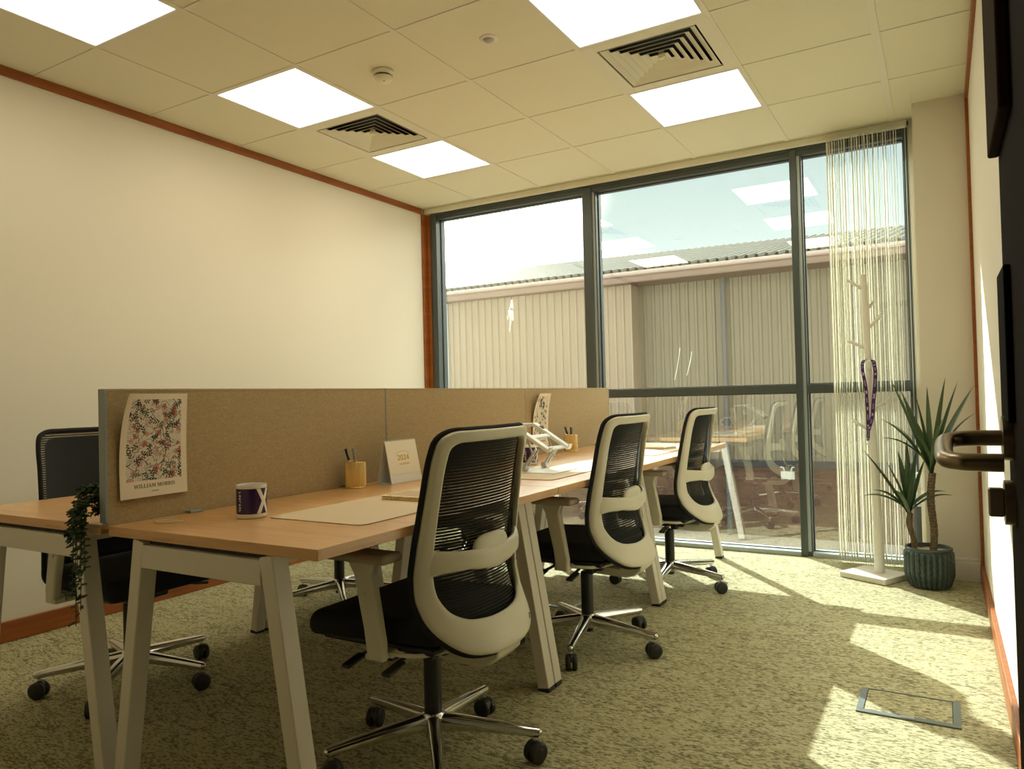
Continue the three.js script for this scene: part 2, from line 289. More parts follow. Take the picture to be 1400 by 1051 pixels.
// ---------------------------------------------------------------- ceiling fittings
const glow = new THREE.MeshStandardMaterial({ color: 0xffffff, roughness: 0.6, emissive: 0xffffff, emissiveIntensity: PANEL_GLOW }); glow.emissive.setRGB(1, 0.97, 0.9);
const pl = ['square lit ceiling panel above the laptop stand side, nearest window, by long wall', 'square lit ceiling panel beside the smoke detector tile', 'square lit ceiling panel far from the window, by the long wall', 'square lit ceiling panel between the window and the vent over the chairs', 'square lit ceiling panel on the doorway side of the vent over the chairs', 'square lit ceiling panel above the open door'];
pl[0] = 'square lit ceiling panel closest to the corner of long wall and window';
panels.forEach(([i, j], k) => {
  const cx = (GX[i] + GX[i + 1]) / 2, cz = (GZ[j] + GZ[j + 1]) / 2;
  const o = thing('ceiling_light', pl[k], 'ceiling light', [cx, CH, cz], 0, 'square ceiling light panels');
  mesh('diffuser', rb(-0.283, 0.283, 0.002, 0.008, -0.283, 0.283, 0.001), glow, o);
  mesh('frame', [rb(-0.296, -0.282, -0.003, 0.02, -0.296, 0.296, 0.001), rb(0.282, 0.296, -0.003, 0.02, -0.296, 0.296, 0.001), rb(-0.282, 0.282, -0.003, 0.02, -0.296, -0.282, 0.001), rb(-0.282, 0.282, -0.003, 0.02, 0.282, 0.296, 0.001)], M.white, o);
  mesh('housing', rb(-0.29, 0.29, 0.021, 0.06, -0.29, 0.29, 0.002), M.white, o);
  const r = new THREE.RectAreaLight(new THREE.Color().setRGB(...PANEL_COLOR), PANEL_LIGHT, 0.56, 0.56); r.name = 'panel_glow'; r.position.set(0, -0.005, 0); r.lookAt(cx, -10, cz); r.rotation.set(-Math.PI / 2, 0, 0); o.add(r);
});
vents.forEach(([i, j], k) => {
  const o = thing('ceiling_vent', k ? 'square louvred ceiling air vent above the pulled-up chairs' : 'square louvred ceiling air vent between two panels by the long wall', 'air vent', [(GX[i] + GX[i + 1]) / 2, CH, (GZ[j] + GZ[j + 1]) / 2], 0, 'ceiling air vents');
  mesh('frame', [rb(-0.297, -0.235, -0.004, 0.006, -0.297, 0.297, 0.002), rb(0.235, 0.297, -0.004, 0.006, -0.297, 0.297, 0.002), rb(-0.235, 0.235, -0.004, 0.006, -0.297, -0.235, 0.002), rb(-0.235, 0.235, -0.004, 0.006, 0.235, 0.297, 0.002)], M.bar, o);
  mesh('duct_box', [bx(-0.29, 0.29, 0.105, 0.112, -0.29, 0.29), bx(-0.29, -0.245, 0.007, 0.105, -0.29, 0.29), bx(0.245, 0.29, 0.007, 0.105, -0.29, 0.29), bx(-0.245, 0.245, 0.007, 0.105, -0.29, -0.245), bx(-0.245, 0.245, 0.007, 0.105, 0.245, 0.29)], M.black, o);
  for (let n = 0; n < 6; n++) {                                  // sloping square louvre rings
    const a = 0.226 - n * 0.036, b2 = a - 0.029, t = 0.0022, cone = (r0, y0, r1, y1) => gridGeo(4, 1, (u, v) => { const q = Math.round(u * 4) % 4, r = r0 + (r1 - r0) * v; return [[-1, 1, 1, -1][q] * r, y0 + (y1 - y0) * v, [-1, -1, 1, 1][q] * r]; });
    const ring = merge([cone(a, -0.002, b2, 0.016), cone(a - t, -0.002, b2 - t, 0.016), cone(a, -0.002, a - t, -0.002)].map((q) => { const r = q.toNonIndexed(); r.computeVertexNormals(); return r; }));
    mesh('louvre', ring, M.bar, o);
  }
  mesh('core', rb(-0.012, 0.012, -0.002, 0.03, -0.012, 0.012, 0.002), M.bar, o);
});
{
  const o = thing('smoke_detector', 'round cream smoke detector on a ceiling tile', 'smoke detector', [1.435, CH, 2.24]);
  mesh('base', lathe([[0, 0], [0.052, 0], [0.054, -0.006], [0.052, -0.014], [0.048, -0.018], [0, -0.018]]), M.bar, o);
  mesh('slot_ring', lathe([[0.036, -0.018], [0.036, -0.028], [0, -0.028]]), std([0.12, 0.1, 0.08], 0.7), o);
  mesh('head', lathe([[0.044, -0.018], [0.045, -0.022], [0.045, -0.0225], [0.044, -0.018]]), M.bar, o);
  mesh('chamber', lathe([[0.043, -0.028], [0.044, -0.036], [0.034, -0.050], [0.012, -0.054], [0, -0.054]]), M.bar, o);
  mesh('indicator', new THREE.SphereGeometry(0.003, 8, 6).translate(0.014, -0.053, 0.012), M.dark, o);
  const p = thing('motion_sensor', 'small flush round motion sensor in a ceiling tile', 'sensor', [2.041, CH, 2.239]);
  mesh('rim', lathe([[0.042, 0], [0.041, -0.004], [0.027, -0.007], [0.025, -0.004], [0.025, 0]]), M.white, p);
  mesh('lens', lathe([[0.025, -0.003], [0.022, -0.012], [0.012, -0.018], [0, -0.02]]), std([0.5, 0.44, 0.38], 0.4), p);
}

// ---------------------------------------------------------------- desks
const ZE = [0.22, 1.42, 2.62, 3.82], DH = 0.733, DT = 0.027;
function makeDesk(label) {                                       // local: x from the user's edge (0) to the screen (-0.8), z centred
  const o = thing('bench_desk', label, 'desk', [0, 0, 0], 0, 'bench desks');
  mesh('tabletop', uvm(new RoundedBoxGeometry(0.796, DT, 1.197, 2, 0.002).translate(-0.398, DH - DT / 2, 0)), M.beech, o);
  for (const s of [-1, 1]) {
    const z = s * 0.572;
    mesh('leg', beam([-0.055, 0.012, z], [-0.172, DH - DT - 0.004, z], 0.045, 0.05), M.leg, o);
    mesh('leg', beam([-0.775, 0.012, z], [-0.665, DH - DT - 0.004, z], 0.045, 0.05), M.leg, o);
    mesh('foot_pad', [rb(-0.077, -0.032, 0, 0.014, z - 0.024, z + 0.024, 0.002)], M.dark, o);
    mesh('foot_pad', [rb(-0.797, -0.752, 0, 0.014, z - 0.024, z + 0.024, 0.002)], M.dark, o);
    mesh('end_rail', rb(-0.655, -0.19, 0.630, 0.692, z - 0.02 + 0.004 * s, z + 0.02 + 0.004 * s, 0.003), M.leg, o);
  }
  for (const s of [-1, 1]) mesh('gap_blocker', rb(-0.64, -0.20, 0.691, 0.7065, s * 0.566 - 0.012, s * 0.566 + 0.012, 0.001), M.dark, o);  // added dark strip blocks light through the gap so the slot looks shaded
  for (const x of [-0.22, -0.62]) mesh('under_beam', rb(x - 0.02, x + 0.02, 0.666, 0.704, -0.55, 0.55, 0.003), M.leg, o);
  mesh('grommet', [new THREE.TorusGeometry(0.036, 0.004, 8, 28).rotateX(Math.PI / 2).translate(-0.70, DH + 0.001, 0.48), new THREE.CylinderGeometry(0.034, 0.034, 0.003, 24).translate(-0.70, DH + 0.001, 0.48)], std([0.55, 0.38, 0.18], 0.45), o);
  return o;
}
const XF = 2.525, XB = 0.895;
const desk0 = makeDesk('beech desk holding the white calendar and the purple mug beside the floral poster');
desk0.position.set(XF, 0, 3.22);
copy(desk0, [XF, 0, 2.02], 0, 'beech desk holding the silver laptop stand');
copy(desk0, [XF, 0, 0.82], 0, 'beech desk beside the window on the laptop stand side of the screens');
copy(desk0, [XB, 0, 3.22], Math.PI, 'beech desk with the trailing green vine on its corner');
copy(desk0, [XB, 0, 2.02], Math.PI, 'middle beech desk between the screens and the long cream wall');
copy(desk0, [XB, 0, 0.82], Math.PI, 'beech desk beside the window on the long wall side of the screens');

// screens between the two rows
['tan fabric desk screen with the coloured floral poster pinned on it', 'tan fabric desk screen behind the white calendar and laptop stand', 'tan fabric desk screen with the black and white poster, beside the window'].forEach((label, k) => {
  const o = thing('desk_screen', label, 'desk screen', [1.71, 0, ZE[2 - k] + 0.6], 0, 'fabric screens between the desks');
  mesh('panel', rb(-0.0135, 0.0135, 0.722, 1.110, -0.597, 0.597, 0.003), M.fabric, o);
  mesh('top_trim', rb(-0.0145, 0.0145, 1.107, 1.115, -0.598, 0.598, 0.002), M.fabric, o);
  if (k === 0) mesh('end_trim', rb(-0.0148, 0.0148, 0.740, 1.115, 0.594, 0.603, 0.002), M.aluPaint, o);
  mesh('seam_trim', rb(-0.0142, 0.0142, 0.742, 1.108, -0.6, -0.5965, 0.0005), M.aluPaint, o);
  for (const z of [-0.35, 0.33]) mesh('bracket', [rb(-0.04, 0.04, 0.7335, 0.742, z - 0.022, z + 0.022, 0.002), rb(-0.012, 0.012, 0.70, 0.742, z - 0.02, z + 0.02, 0.001)], M.aluPaint, o);
});

// ---------------------------------------------------------------- task chairs
const PROF = [[0.36, 0.200], [0.40, 0.185], [0.43, 0.172], [0.48, 0.148], [0.54, 0.134], [0.60, 0.136], [0.65, 0.142], [0.75, 0.156], [0.85, 0.172], [0.95, 0.194], [1.0, 0.21]];
const lut = (t, y) => { if (y <= t[0][0]) return t[0][1]; for (let i = 1; i < t.length; i++) if (y <= t[i][0]) { const k = (y - t[i - 1][0]) / (t[i][0] - t[i - 1][0]); return t[i - 1][1] + (t[i][1] - t[i - 1][1]) * k; } return t[t.length - 1][1]; };
const BOW = [[0.38, 0.080], [0.5, 0.085], [0.62, 0.075], [0.75, 0.066], [0.97, 0.050]];
const backX = (z, y) => lut(PROF, y) + lut(BOW, y) * (1 - Math.min(1.02, Math.pow(Math.abs(z) / 0.25, 2.6)));
const sym = (h) => { const p = h.map(([z, y]) => V(z, y, 0)); const q = h.slice(1, -1).reverse().map(([z, y]) => V(-z, y, 0)); return new THREE.CatmullRomCurve3([...p, ...q], true, 'centripetal'); };
const OUT = sym([[0, 0.977], [0.12, 0.977], [0.192, 0.974], [0.222, 0.957], [0.233, 0.915], [0.237, 0.84], [0.242, 0.75], [0.248, 0.66], [0.25, 0.59], [0.244, 0.51], [0.222, 0.442], [0.168, 0.392], [0.085, 0.372], [0, 0.368]]);
const INN = sym([[0, 0.945], [0.11, 0.945], [0.172, 0.942], [0.192, 0.929], [0.200, 0.895], [0.204, 0.84], [0.209, 0.75], [0.213, 0.66], [0.212, 0.60], [0.203, 0.545], [0.180, 0.500], [0.135, 0.472], [0.07, 0.461], [0, 0.458]]);
function ringGeo(A, B, th, off = 0, n = 120, k = 14) {
  const pa = [], pb = []; for (let i = 0; i < n; i++) { pa.push(A.getPoint(i / n)); pb.push(B.getPoint(i / n)); }
  const sp = (c, e) => Math.sign(c) * Math.pow(Math.abs(c), e);
  return gridGeo(n, k, (u, v) => {
    const i = Math.round(u * n) % n, a = v * Math.PI * 2, s = 0.5 - 0.5 * sp(Math.cos(a), 0.6), t = sp(Math.sin(a), 0.75) * th / 2;
    const z = pa[i].x + (pb[i].x - pa[i].x) * s, y = pa[i].y + (pb[i].y - pa[i].y) * s; return [backX(z, y) + t + off, y, z];
  });
}
const hwOut = (y) => { let m = 0; for (let i = 0; i < 240; i++) { const p = OUT.getPoint(i / 240), q = OUT.getPoint((i + 1) / 240); if ((p.y - y) * (q.y - y) <= 0 && p.x > 0) m = Math.max(m, p.x); } return m; };
function makeChair(label) {
  const o = thing('task_chair', label, 'chair', [0, 0, 0], 0, 'mesh backed task chairs');
  const f = mesh('back_frame', ringGeo(OUT, INN, 0.026), M.cream, o);
  mesh('size_tab', [rb(0, 0.0035, 0.410, 0.428, -0.074, -0.0725, 0.0006), rb(0, 0.0035, 0.427, 0.4285, -0.074, -0.066, 0.0006)].map((g) => g.translate(backX(-0.07, 0.42) + 0.0115, 0, -0.05)), M.aluPaint, f);
  // lumbar bar
  mesh('lumbar_bar', gridGeo(48, 14, (u, v) => {
    const z = -0.225 + 0.45 * u, a = v * Math.PI * 2, e = Math.abs(z) / 0.225, sp = (c, q) => Math.sign(c) * Math.pow(Math.abs(c), q);
    const top = 0.647 + 0.018 * e * e, bot = 0.600 - 0.016 * clamp(1 - Math.abs(z) / 0.11) ** 0.7 + 0.01 * e ** 6 - 0.02 * e ** 10, yc = (top + bot) / 2, hh = (top - bot) / 2;
    const y = yc + hh * sp(Math.cos(a), 0.6); return [backX(z, yc) + 0.016 * (1 - e ** 4) + 0.013 * sp(Math.sin(a), 0.75), y, z];
  }), M.cream, o);
  mesh('lumbar_pad', gridGeo(32, 12, (u, v) => {
    const a = u * Math.PI, sp = (c, q) => Math.sign(c) * Math.pow(Math.abs(c), q), r = Math.pow(Math.sin(v * Math.PI), 0.35), z = 0.088 * sp(Math.cos(a), 0.7) * r, y = 0.632 + 0.052 * Math.pow(Math.max(0, Math.sin(a)), 0.55) * r;
    return [backX(z, 0.66) + 0.004 + 0.013 * Math.cos(v * Math.PI), y, z];
  }), M.cream, o);
  // mesh: fine horizontal ribs with narrow slits, and its dark rim
  const ribs = []; for (let y = 0.392; y < 0.974; y += 0.0085) { const w = hwOut(y) - 0.004; if (w > 0.02) ribs.push(gridGeo(14, 1, (u, v) => { const z = -w + 2 * w * u, yy = y + (v - 0.5) * (y > 0.66 && y < 0.715 ? 0.0076 : 0.0091); return [backX(z, yy) - 0.013 + 0.0060 * (v - 0.5), yy, z]; })); }
  mesh('mesh_back', ribs, M.meshFabric, o);
  const rim = []; for (let i = 0; i < 80; i++) { const p = OUT.getPoint(i / 80); rim.push([backX(p.x, p.y) - 0.012, p.y + 0.001 * Math.sign(p.y - 0.65), p.x * 1.008]); }
  mesh('mesh_rim', tube(rim, 0.0085, 160, 8, true), M.blackFabric, o);
  mesh('spine', prism([[0.246, 0.415], [0.272, 0.41], [0.278, 0.388], [0.270, 0.352], [0.240, 0.326], [0.20, 0.316], [0.05, 0.322], [0.05, 0.358], [0.175, 0.354], [0.212, 0.362], [0.228, 0.380], [0.234, 0.40]], 0.13, 0.008, 3), M.cream, o);
  // seat
  const sg = new RoundedBoxGeometry(0.455, 0.074, 0.485, 8, 0.034).translate(-0.045, 0.433, 0), sp = sg.attributes.position;
  for (let i = 0; i < sp.count; i++) { const x = sp.getX(i), z = sp.getZ(i), k = clamp((-0.12 - x) / 0.17); sp.setY(i, sp.getY(i) - 0.028 * k * k + 0.010 * (z / 0.24) ** 2); sp.setZ(i, z * (1 - 0.10 * clamp((x - 0.02) / 0.16) ** 2)); } sg.computeVertexNormals();
  mesh('seat', sg, M.blackFabric, o);
  mesh('seat_pan', [rb(-0.23, 0.165, 0.382, 0.404, -0.215, 0.215, 0.010, 3)], M.blackPlastic, o);
  mesh('seat_rim', tube([[-0.02, 0.389, 0.250], [0.06, 0.387, 0.244], [0.125, 0.385, 0.222], [0.168, 0.383, 0.14], [0.178, 0.382, 0], [0.168, 0.383, -0.14], [0.125, 0.385, -0.222], [0.06, 0.387, -0.244], [-0.02, 0.389, -0.250]], 0.0065, 60, 8), M.cream, o);
  mesh('mechanism', [rb(-0.12, 0.11, 0.336, 0.383, -0.085, 0.085, 0.012), rb(0.04, 0.075, 0.325, 0.36, -0.10, 0.10, 0.006)], M.blackPlastic, o);
  for (const [x, dx] of [[-0.075, -0.03], [0.03, 0.03]]) mesh('lever', [rod([x, 0.362, 0.08], [x + dx * 0.4, 0.352, 0.20], 0.006), uvm(new RoundedBoxGeometry(0.03, 0.012, 0.075, 3, 0.006)).rotateX(0.18).translate(x + dx * 0.6, 0.344, 0.235)], M.blackPlastic, o);
  for (const s of [-1, 1]) {
    const a = mesh('armrest', [prism([[0.0, 0.375], [0.050, 0.375], [0.052, 0.42], [0.020, 0.60], [0.030, 0.635], [-0.065, 0.635], [-0.044, 0.60], [-0.012, 0.46]], 0.030, 0.008, 3).translate(0, 0, s * 0.272), rb(-0.01, 0.046, 0.374, 0.392, Math.min(s * 0.15, s * 0.285), Math.max(s * 0.15, s * 0.285), 0.006)], M.cream, o);
    mesh('arm_pad', rb(-0.135, 0.085, 0.634, 0.660, s * 0.268 - 0.042, s * 0.268 + 0.042, 0.013, 4), std([0.40, 0.345, 0.25], 0.6), a);
    mesh('button', new THREE.CylinderGeometry(0.008, 0.008, 0.006, 16).rotateX(Math.PI / 2).translate(-0.005, 0.548, s * 0.289), M.cream, a);
  }
  // gas lift, star base, casters
  mesh('gas_lift', lathe([[0, 0.30], [0.014, 0.30], [0.014, 0.345], [0, 0.345]], 20), M.chrome, o);
  mesh('lift_sleeve', lathe([[0, 0.06], [0.022, 0.06], [0.024, 0.13], [0.0265, 0.135], [0.0265, 0.305], [0.022, 0.312], [0, 0.312]], 24), M.blackPlastic, o);
  mesh('base_hub', lathe([[0.027, 0.075], [0.036, 0.08], [0.038, 0.118], [0.034, 0.132], [0.027, 0.134]], 28), M.chrome, o);
  for (let k = 0; k < 5; k++) {
    const a = k * Math.PI * 0.4, c = Math.cos(a), s = Math.sin(a);
    const arm = gridGeo(10, 12, (u, v) => { const r = 0.028 + 0.287 * u, t = v * Math.PI * 2, w = 0.023 - 0.010 * u, h = 0.024 - 0.011 * u, yc = 0.108 - 0.016 * u - 0.006 * u * u, sp2 = (q) => Math.sign(q) * Math.pow(Math.abs(q), 0.7); const l = w * sp2(Math.cos(t)), y = yc + h * sp2(Math.sin(t)); return [r * c - l * s, y, r * s + l * c]; });
    const m1 = mesh('base_arm', [arm, new THREE.SphereGeometry(0.0115, 12, 8).translate(0.315 * c, 0.0865, 0.315 * s)], M.chrome, o);
    const ca = 0.7 + k * 1.9, cx = 0.305 * c, cz = 0.305 * s, q = V(Math.cos(ca), 0, Math.sin(ca));
    const wheel = (d) => { const g = lathe([[0, -0.010], [0.024, -0.010], [0.0305, -0.006], [0.0305, 0.006], [0.024, 0.010], [0, 0.010]], 22).rotateX(Math.PI / 2).rotateY(-ca + Math.PI / 2); return g.translate(cx + q.x * d, 0.0305, cz + q.z * d); };
    const cs = mesh('caster', [wheel(-0.0135), wheel(0.0135), new THREE.SphereGeometry(0.026, 14, 8, 0, Math.PI * 2, 0, Math.PI / 2).scale(1, 1.05, 1).translate(cx, 0.036, cz)], M.blackPlastic, m1);
    mesh('stem', rod([cx, 0.055, cz], [cx, 0.09, cz], 0.0065), M.chrome, m1);
  }
  return o;
}
const chair0 = makeChair('mesh-back task chair tucked in at the desk with the white calendar');
function placeChair(o, x, z, turn, baseTurn) {
  o.position.set(x, 0, z); o.rotation.y = turn;
  for (const c of o.children) if (['base_arm'].includes(c.name)) c.rotation.y = baseTurn - turn;
}
const R = Math.PI / 180;
placeChair(chair0, 2.402, 3.24, 0, 21 * R);
const chairs = [[2.401, 2.13, 0, -6 * R, 'mesh-back task chair tucked in at the desk with the laptop stand'], [2.40, 1.02, 0, -13 * R, 'mesh-back task chair at the desk beside the window, sun on the carpet beneath'], [1.018, 3.31, Math.PI, 17 * R, 'mesh-back task chair behind the screen, at the desk with the trailing vine'], [0.965, 2.12, Math.PI + 0.12, 30 * R, 'mesh-back task chair at the middle desk by the long cream wall'], [0.975, 0.95, Math.PI - 0.1, 10 * R, 'mesh-back task chair in the corner of long wall and window']];
for (const [x, z, t, b, l] of chairs) placeChair(copy(chair0, [x, 0, z], t, l), x, z, t, b);

// ---------------------------------------------------------------- things on the desks
const onDesk = DH + 0.0005;
{ // mats with rounded corners
  const s = new THREE.Shape(), w = 0.18, h = 0.4, r = 0.03;
  s.moveTo(-w + r, -h); s.lineTo(w - r, -h); s.quadraticCurveTo(w, -h, w, -h + r); s.lineTo(w, h - r); s.quadraticCurveTo(w, h, w - r, h); s.lineTo(-w + r, h); s.quadraticCurveTo(-w, h, -w, h - r); s.lineTo(-w, -h + r); s.quadraticCurveTo(-w, -h, -w + r, -h);
  const g = new THREE.ExtrudeGeometry(s, { depth: 0.0015, bevelEnabled: true, bevelThickness: 0.0005, bevelSize: 0.0005, bevelSegments: 1 }).rotateX(-Math.PI / 2).translate(0, 0.0005, 0);
  [[3.143, 'pale beige desk mat beside the purple mug, spiral notebook on it'], [2.045, 'pale beige desk mat under the silver laptop stand'], [0.845, 'pale beige desk mat on the desk beside the window']].forEach(([z, l]) => { const o = tag(mesh('desk_mat', g, M.mat), l, 'desk mat', 'beige desk mats'); o.position.set(2.23, onDesk, z); });
}
const mugTex = canvas(1024, 256, (c, w, h) => {
  c.fillStyle = '#e9e4d6'; c.fillRect(0, 0, w, h); c.fillStyle = '#2c0d4d'; c.fillRect(0, 26, w, h - 62);
  for (const cx of [170, 682]) { // white X emblem: two chevrons back to back
    c.strokeStyle = '#efe9dc'; c.lineWidth = 40; c.lineJoin = 'miter'; c.save(); c.beginPath(); c.rect(0, 28, w, h - 66); c.clip();
    c.beginPath(); c.moveTo(cx - 80, 0); c.lineTo(cx, 122); c.lineTo(cx - 80, 250); c.stroke(); c.beginPath(); c.moveTo(cx + 88, 0); c.lineTo(cx + 8, 122); c.lineTo(cx + 88, 250); c.stroke(); c.restore();
  }
  c.fillStyle = '#efe9dc'; for (const x of [392, 904]) for (let k = 0; k < 7; k++) { c.fillRect(x, 48 + k * 23, 30, 5); c.fillRect(x + (k % 2) * 24, 48 + k * 23, 6, 15); if (k % 3) c.fillRect(x, 58 + k * 23, 30, 5); }
});
function makeMug(pos, turn, label) {
  const o = thing('mug', label, 'mug', pos, turn, 'purple mugs');
  const bg = lathe([[0.0395, 0.0], [0.0425, 0.002], [0.043, 0.006], [0.043, 0.092], [0.042, 0.0955], [0.0405, 0.0955], [0.0395, 0.092]], 48);
  for (let i = 0; i < bg.attributes.uv.count; i++) bg.attributes.uv.setY(i, bg.attributes.position.getY(i) / 0.0955);
  mesh('body', bg, (() => { const m = std('#ffffff', 0.22, { map: mugTex }); return m; })(), o);
  mesh('inside', lathe([[0.0395, 0.092], [0.039, 0.008], [0, 0.006]], 36), M.white, o);
  mesh('foot', lathe([[0, 0.001], [0.0395, 0.0]], 36), M.white, o);
  mesh('handle', tube([[-0.042, 0.078, 0], [-0.066, 0.076, 0], [-0.074, 0.05, 0], [-0.064, 0.024, 0], [-0.042, 0.02, 0]], 0.0055, 24, 8).rotateY(-1.4), M.white, o);
  return o;
}
makeMug([1.995, onDesk, 3.55], 0.66, 'purple and white mug standing near the floral poster');
makeMug([1.985, onDesk, 1.865], 0.75, 'purple and white mug behind the silver laptop stand');

function makeCup(pos, label, pens) {
  const o = thing('pen_cup', label, 'pen cup', pos, 0, 'gold pen cups');
  mesh('wall', gridGeo(144, 1, (u, v) => { const k = Math.round(u * 144), r = 0.0362 + [0, 0.0026, 0.0042, 0.0026][k % 4], a = u * Math.PI * 2; return [Math.cos(a) * r, 0.002 + v * 0.096, Math.sin(a) * r]; }), M.gold, o);
  mesh('lining', lathe([[0.036, 0.098], [0.036, 0.003], [0, 0.003]], 40), M.gold, o);
  mesh('rim', new THREE.TorusGeometry(0.038, 0.0018, 8, 40).rotateX(Math.PI / 2).translate(0, 0.098, 0), M.gold, o);
  mesh('foot_ring', new THREE.TorusGeometry(0.039, 0.0022, 8, 40).rotateX(Math.PI / 2).translate(0, 0.003, 0), M.gold, o);
  pens.forEach(([a, b, m, l]) => {
    const p = thing('pen', l, 'pen', pos, 0, 'pens in the gold cups');
    const A = V(...a), B = V(...b), at = (t) => A.clone().lerp(B, t).toArray();
    mesh('barrel', rod(at(0), at(0.72), 0.0042, 0.0045), M.alu, p); mesh('cap', rod(at(0.70), at(1), 0.0058, 0.0054), m, p);
    mesh('clip', rod(at(0.76).map((v, i) => v + (i === 0 ? 0.006 : 0)), at(0.97).map((v, i) => v + (i === 0 ? 0.007 : 0)), 0.0012), M.alu, p);
  });
}
const grey = std([0.35, 0.35, 0.34], 0.4);
makeCup([1.79, onDesk, 2.885], 'ribbed gold pen cup beside the white calendar', [[[0.018, 0.006, 0.012], [-0.014, 0.150, 0.036], M.blackPlastic, 'silver pen with black cap in the cup beside the calendar'], [[0.004, 0.006, -0.014], [0.005, 0.152, 0.016], grey, 'silver pen with grey cap in the cup beside the calendar']]);
makeCup([1.80, onDesk, 1.01], 'ribbed gold pen cup beside the black and white poster', [[[0.016, 0.006, 0.010], [-0.016, 0.146, 0.040], M.blackPlastic, 'black capped pen leaning outward in the cup near the poster'], [[0.0, 0.006, -0.016], [0.012, 0.143, 0.020], M.blackPlastic, 'black capped pen standing upright in the cup near the poster'], [[-0.012, 0.006, 0.0], [0.008, 0.142, -0.018], grey, 'grey capped pen in the cup near the poster']]);

{ // desk calendar
  const o = thing('desk_calendar', 'white tent calendar reading 2024 in gold', 'calendar', [1.83, onDesk, 2.665], 0.02);
  const face = canvas(512, 420, (c, w, h) => {
    c.fillStyle = '#efe6d0'; c.fillRect(0, 0, w, h); c.fillStyle = '#c59a35'; c.textAlign = 'center';
    c.font = 'bold 92px sans-serif'; c.fillText('2024', w / 2, 250); c.font = 'bold 34px sans-serif'; c.fillText('CALENDAR', w / 2, 310);
    for (let k = -6; k <= 6; k++) { const a = k * 0.105; c.save(); c.translate(w / 2 + Math.sin(a) * 190, 310 - Math.cos(a) * 172); c.rotate(a); c.fillRect(-6, -8, 12, 4); c.fillRect(-2, -8, 4, 15); c.restore(); }
  });
  const back = rb(-0.001, 0.001, 0, 0.172, -0.1, 0.1, 0.0008);
  const front = back.clone(); const tilt = 0.2;
  mesh('front_card', front.rotateZ(tilt).translate(0.035, 0, 0), M.white, o);
  mesh('rear_card', back.rotateZ(-tilt).translate(-0.035, 0, 0), M.white, o);
  mesh('base_card', rb(-0.035, 0.035, 0, 0.0015, -0.1, 0.1, 0.0005), M.white, o);
  const fm = std('#ffffff', 0.8, { map: face });
  const pg = gridGeo(1, 1, (u, v) => [0, v * 0.135, 0.0985 - 0.197 * u]); pg.rotateZ(tilt).translate(0.0368 - Math.sin(tilt) * 0.036, Math.cos(tilt) * 0.036, 0);
  const pad = rb(-0.0012, 0.0012, 0, 0.135, -0.0985, 0.0985, 0.0006).rotateZ(tilt).translate(0.0354 - Math.sin(tilt) * 0.036, Math.cos(tilt) * 0.036, 0);
  mesh('page_block', pad, M.paper, o); mesh('printed_cover', pg.translate(0.0004, 0, 0), fm, o);
  const rings = []; for (let k = 0; k < 26; k++) rings.push(new THREE.TorusGeometry(0.0045, 0.0008, 5, 12).translate(0, 0.1685, -0.092 + k * 0.00736));
  mesh('wire_binding', rings, M.alu, o);
}
function notebook(pos, turn, w, h, cover, label) {                 // bound edge on local +z
  const o = thing('spiral_notebook', label, 'notebook', pos, turn, 'spiral notebooks');
  mesh('pages', rb(0.002, w - 0.002, 0.002, 0.010, -h + 0.002, -0.004, 0.001), M.paper, o);
  mesh('cover', rb(0, w, 0.010, 0.012, -h, -0.002, 0.001), cover, o); mesh('rear_cover', rb(0, w, 0, 0.002, -h, -0.002, 0.001), cover, o);
  const c = []; for (let x = 0.008; x < w - 0.004; x += 0.0085) c.push(new THREE.TorusGeometry(0.0075, 0.0013, 6, 14).rotateY(Math.PI / 2).translate(x, 0.0078, -0.004));
  mesh('coil', c, M.gold, o);
}
notebook([2.127, onDesk + 0.002, 3.134], 0.0, 0.21, 0.148, std([0.52, 0.38, 0.22], 0.7), 'tan spiral notebook lying on the mat in front of the calendar');
notebook([2.115, onDesk + 0.002, 0.79], -0.22, 0.21, 0.148, std([0.78, 0.72, 0.6], 0.7), 'pale spiral notebook on the desk beside the window');

{ // folding laptop stand
  const o = thing('laptop_stand', 'silver folding laptop stand on the middle desk mat', 'laptop stand', [2.21, onDesk + 0.0022, 2.13]);
  const lt = std([0.84, 0.85, 0.82], 0.32, { metalness: 0.1 });
  mesh('base_plate', [rb(-0.10, 0.11, 0, 0.004, -0.11, 0.12, 0.002)], lt, o);
  for (const z of [-0.10, 0.09]) {
    const s = mesh('side_arm', [beam([-0.205, 0.196, z], [-0.095, 0.200, z], 0.016, 0.03, 0.004), beam([-0.10, 0.202, z], [0.075, 0.094, z], 0.016, 0.034, 0.004)], lt, o);
    mesh('lip', beam([0.072, 0.09, z], [0.082, 0.112, z], 0.008, 0.03, 0.003), lt, s);
    mesh('grip_pad', beam([-0.075, 0.186, z], [-0.055, 0.174, z], 0.003, 0.016, 0.001).translate(0.0045, 0.0085, 0), M.dark, s);
    const l = mesh('strut', [beam([-0.05, 0.018, z], [0.012, 0.098, z - 0.0], 0.010, 0.006, 0.002).translate(0, 0, 0.014), beam([-0.05, 0.018, z], [0.012, 0.098, z], 0.010, 0.006, 0.002).translate(0, 0, -0.014)], M.alu, o);
    mesh('brace', beam([0.0, 0.05, z], [-0.035, 0.155, z], 0.008, 0.006, 0.002), M.alu, l);
    mesh('pivot', [new THREE.CylinderGeometry(0.013, 0.013, 0.036, 18).rotateX(Math.PI / 2).translate(-0.05, 0.018, z)], M.alu, o);
  }
  mesh('cross_bar', [rb(-0.012, 0.012, 0, 0.006, -0.10, 0.09, 0.003).rotateZ(-0.55).translate(-0.02, 0.15, 0)], lt, o);
  mesh('cross_bar', [rb(-0.012, 0.012, 0, 0.006, -0.10, 0.09, 0.003).rotateZ(-0.55).translate(0.056, 0.10, 0)], lt, o);
}
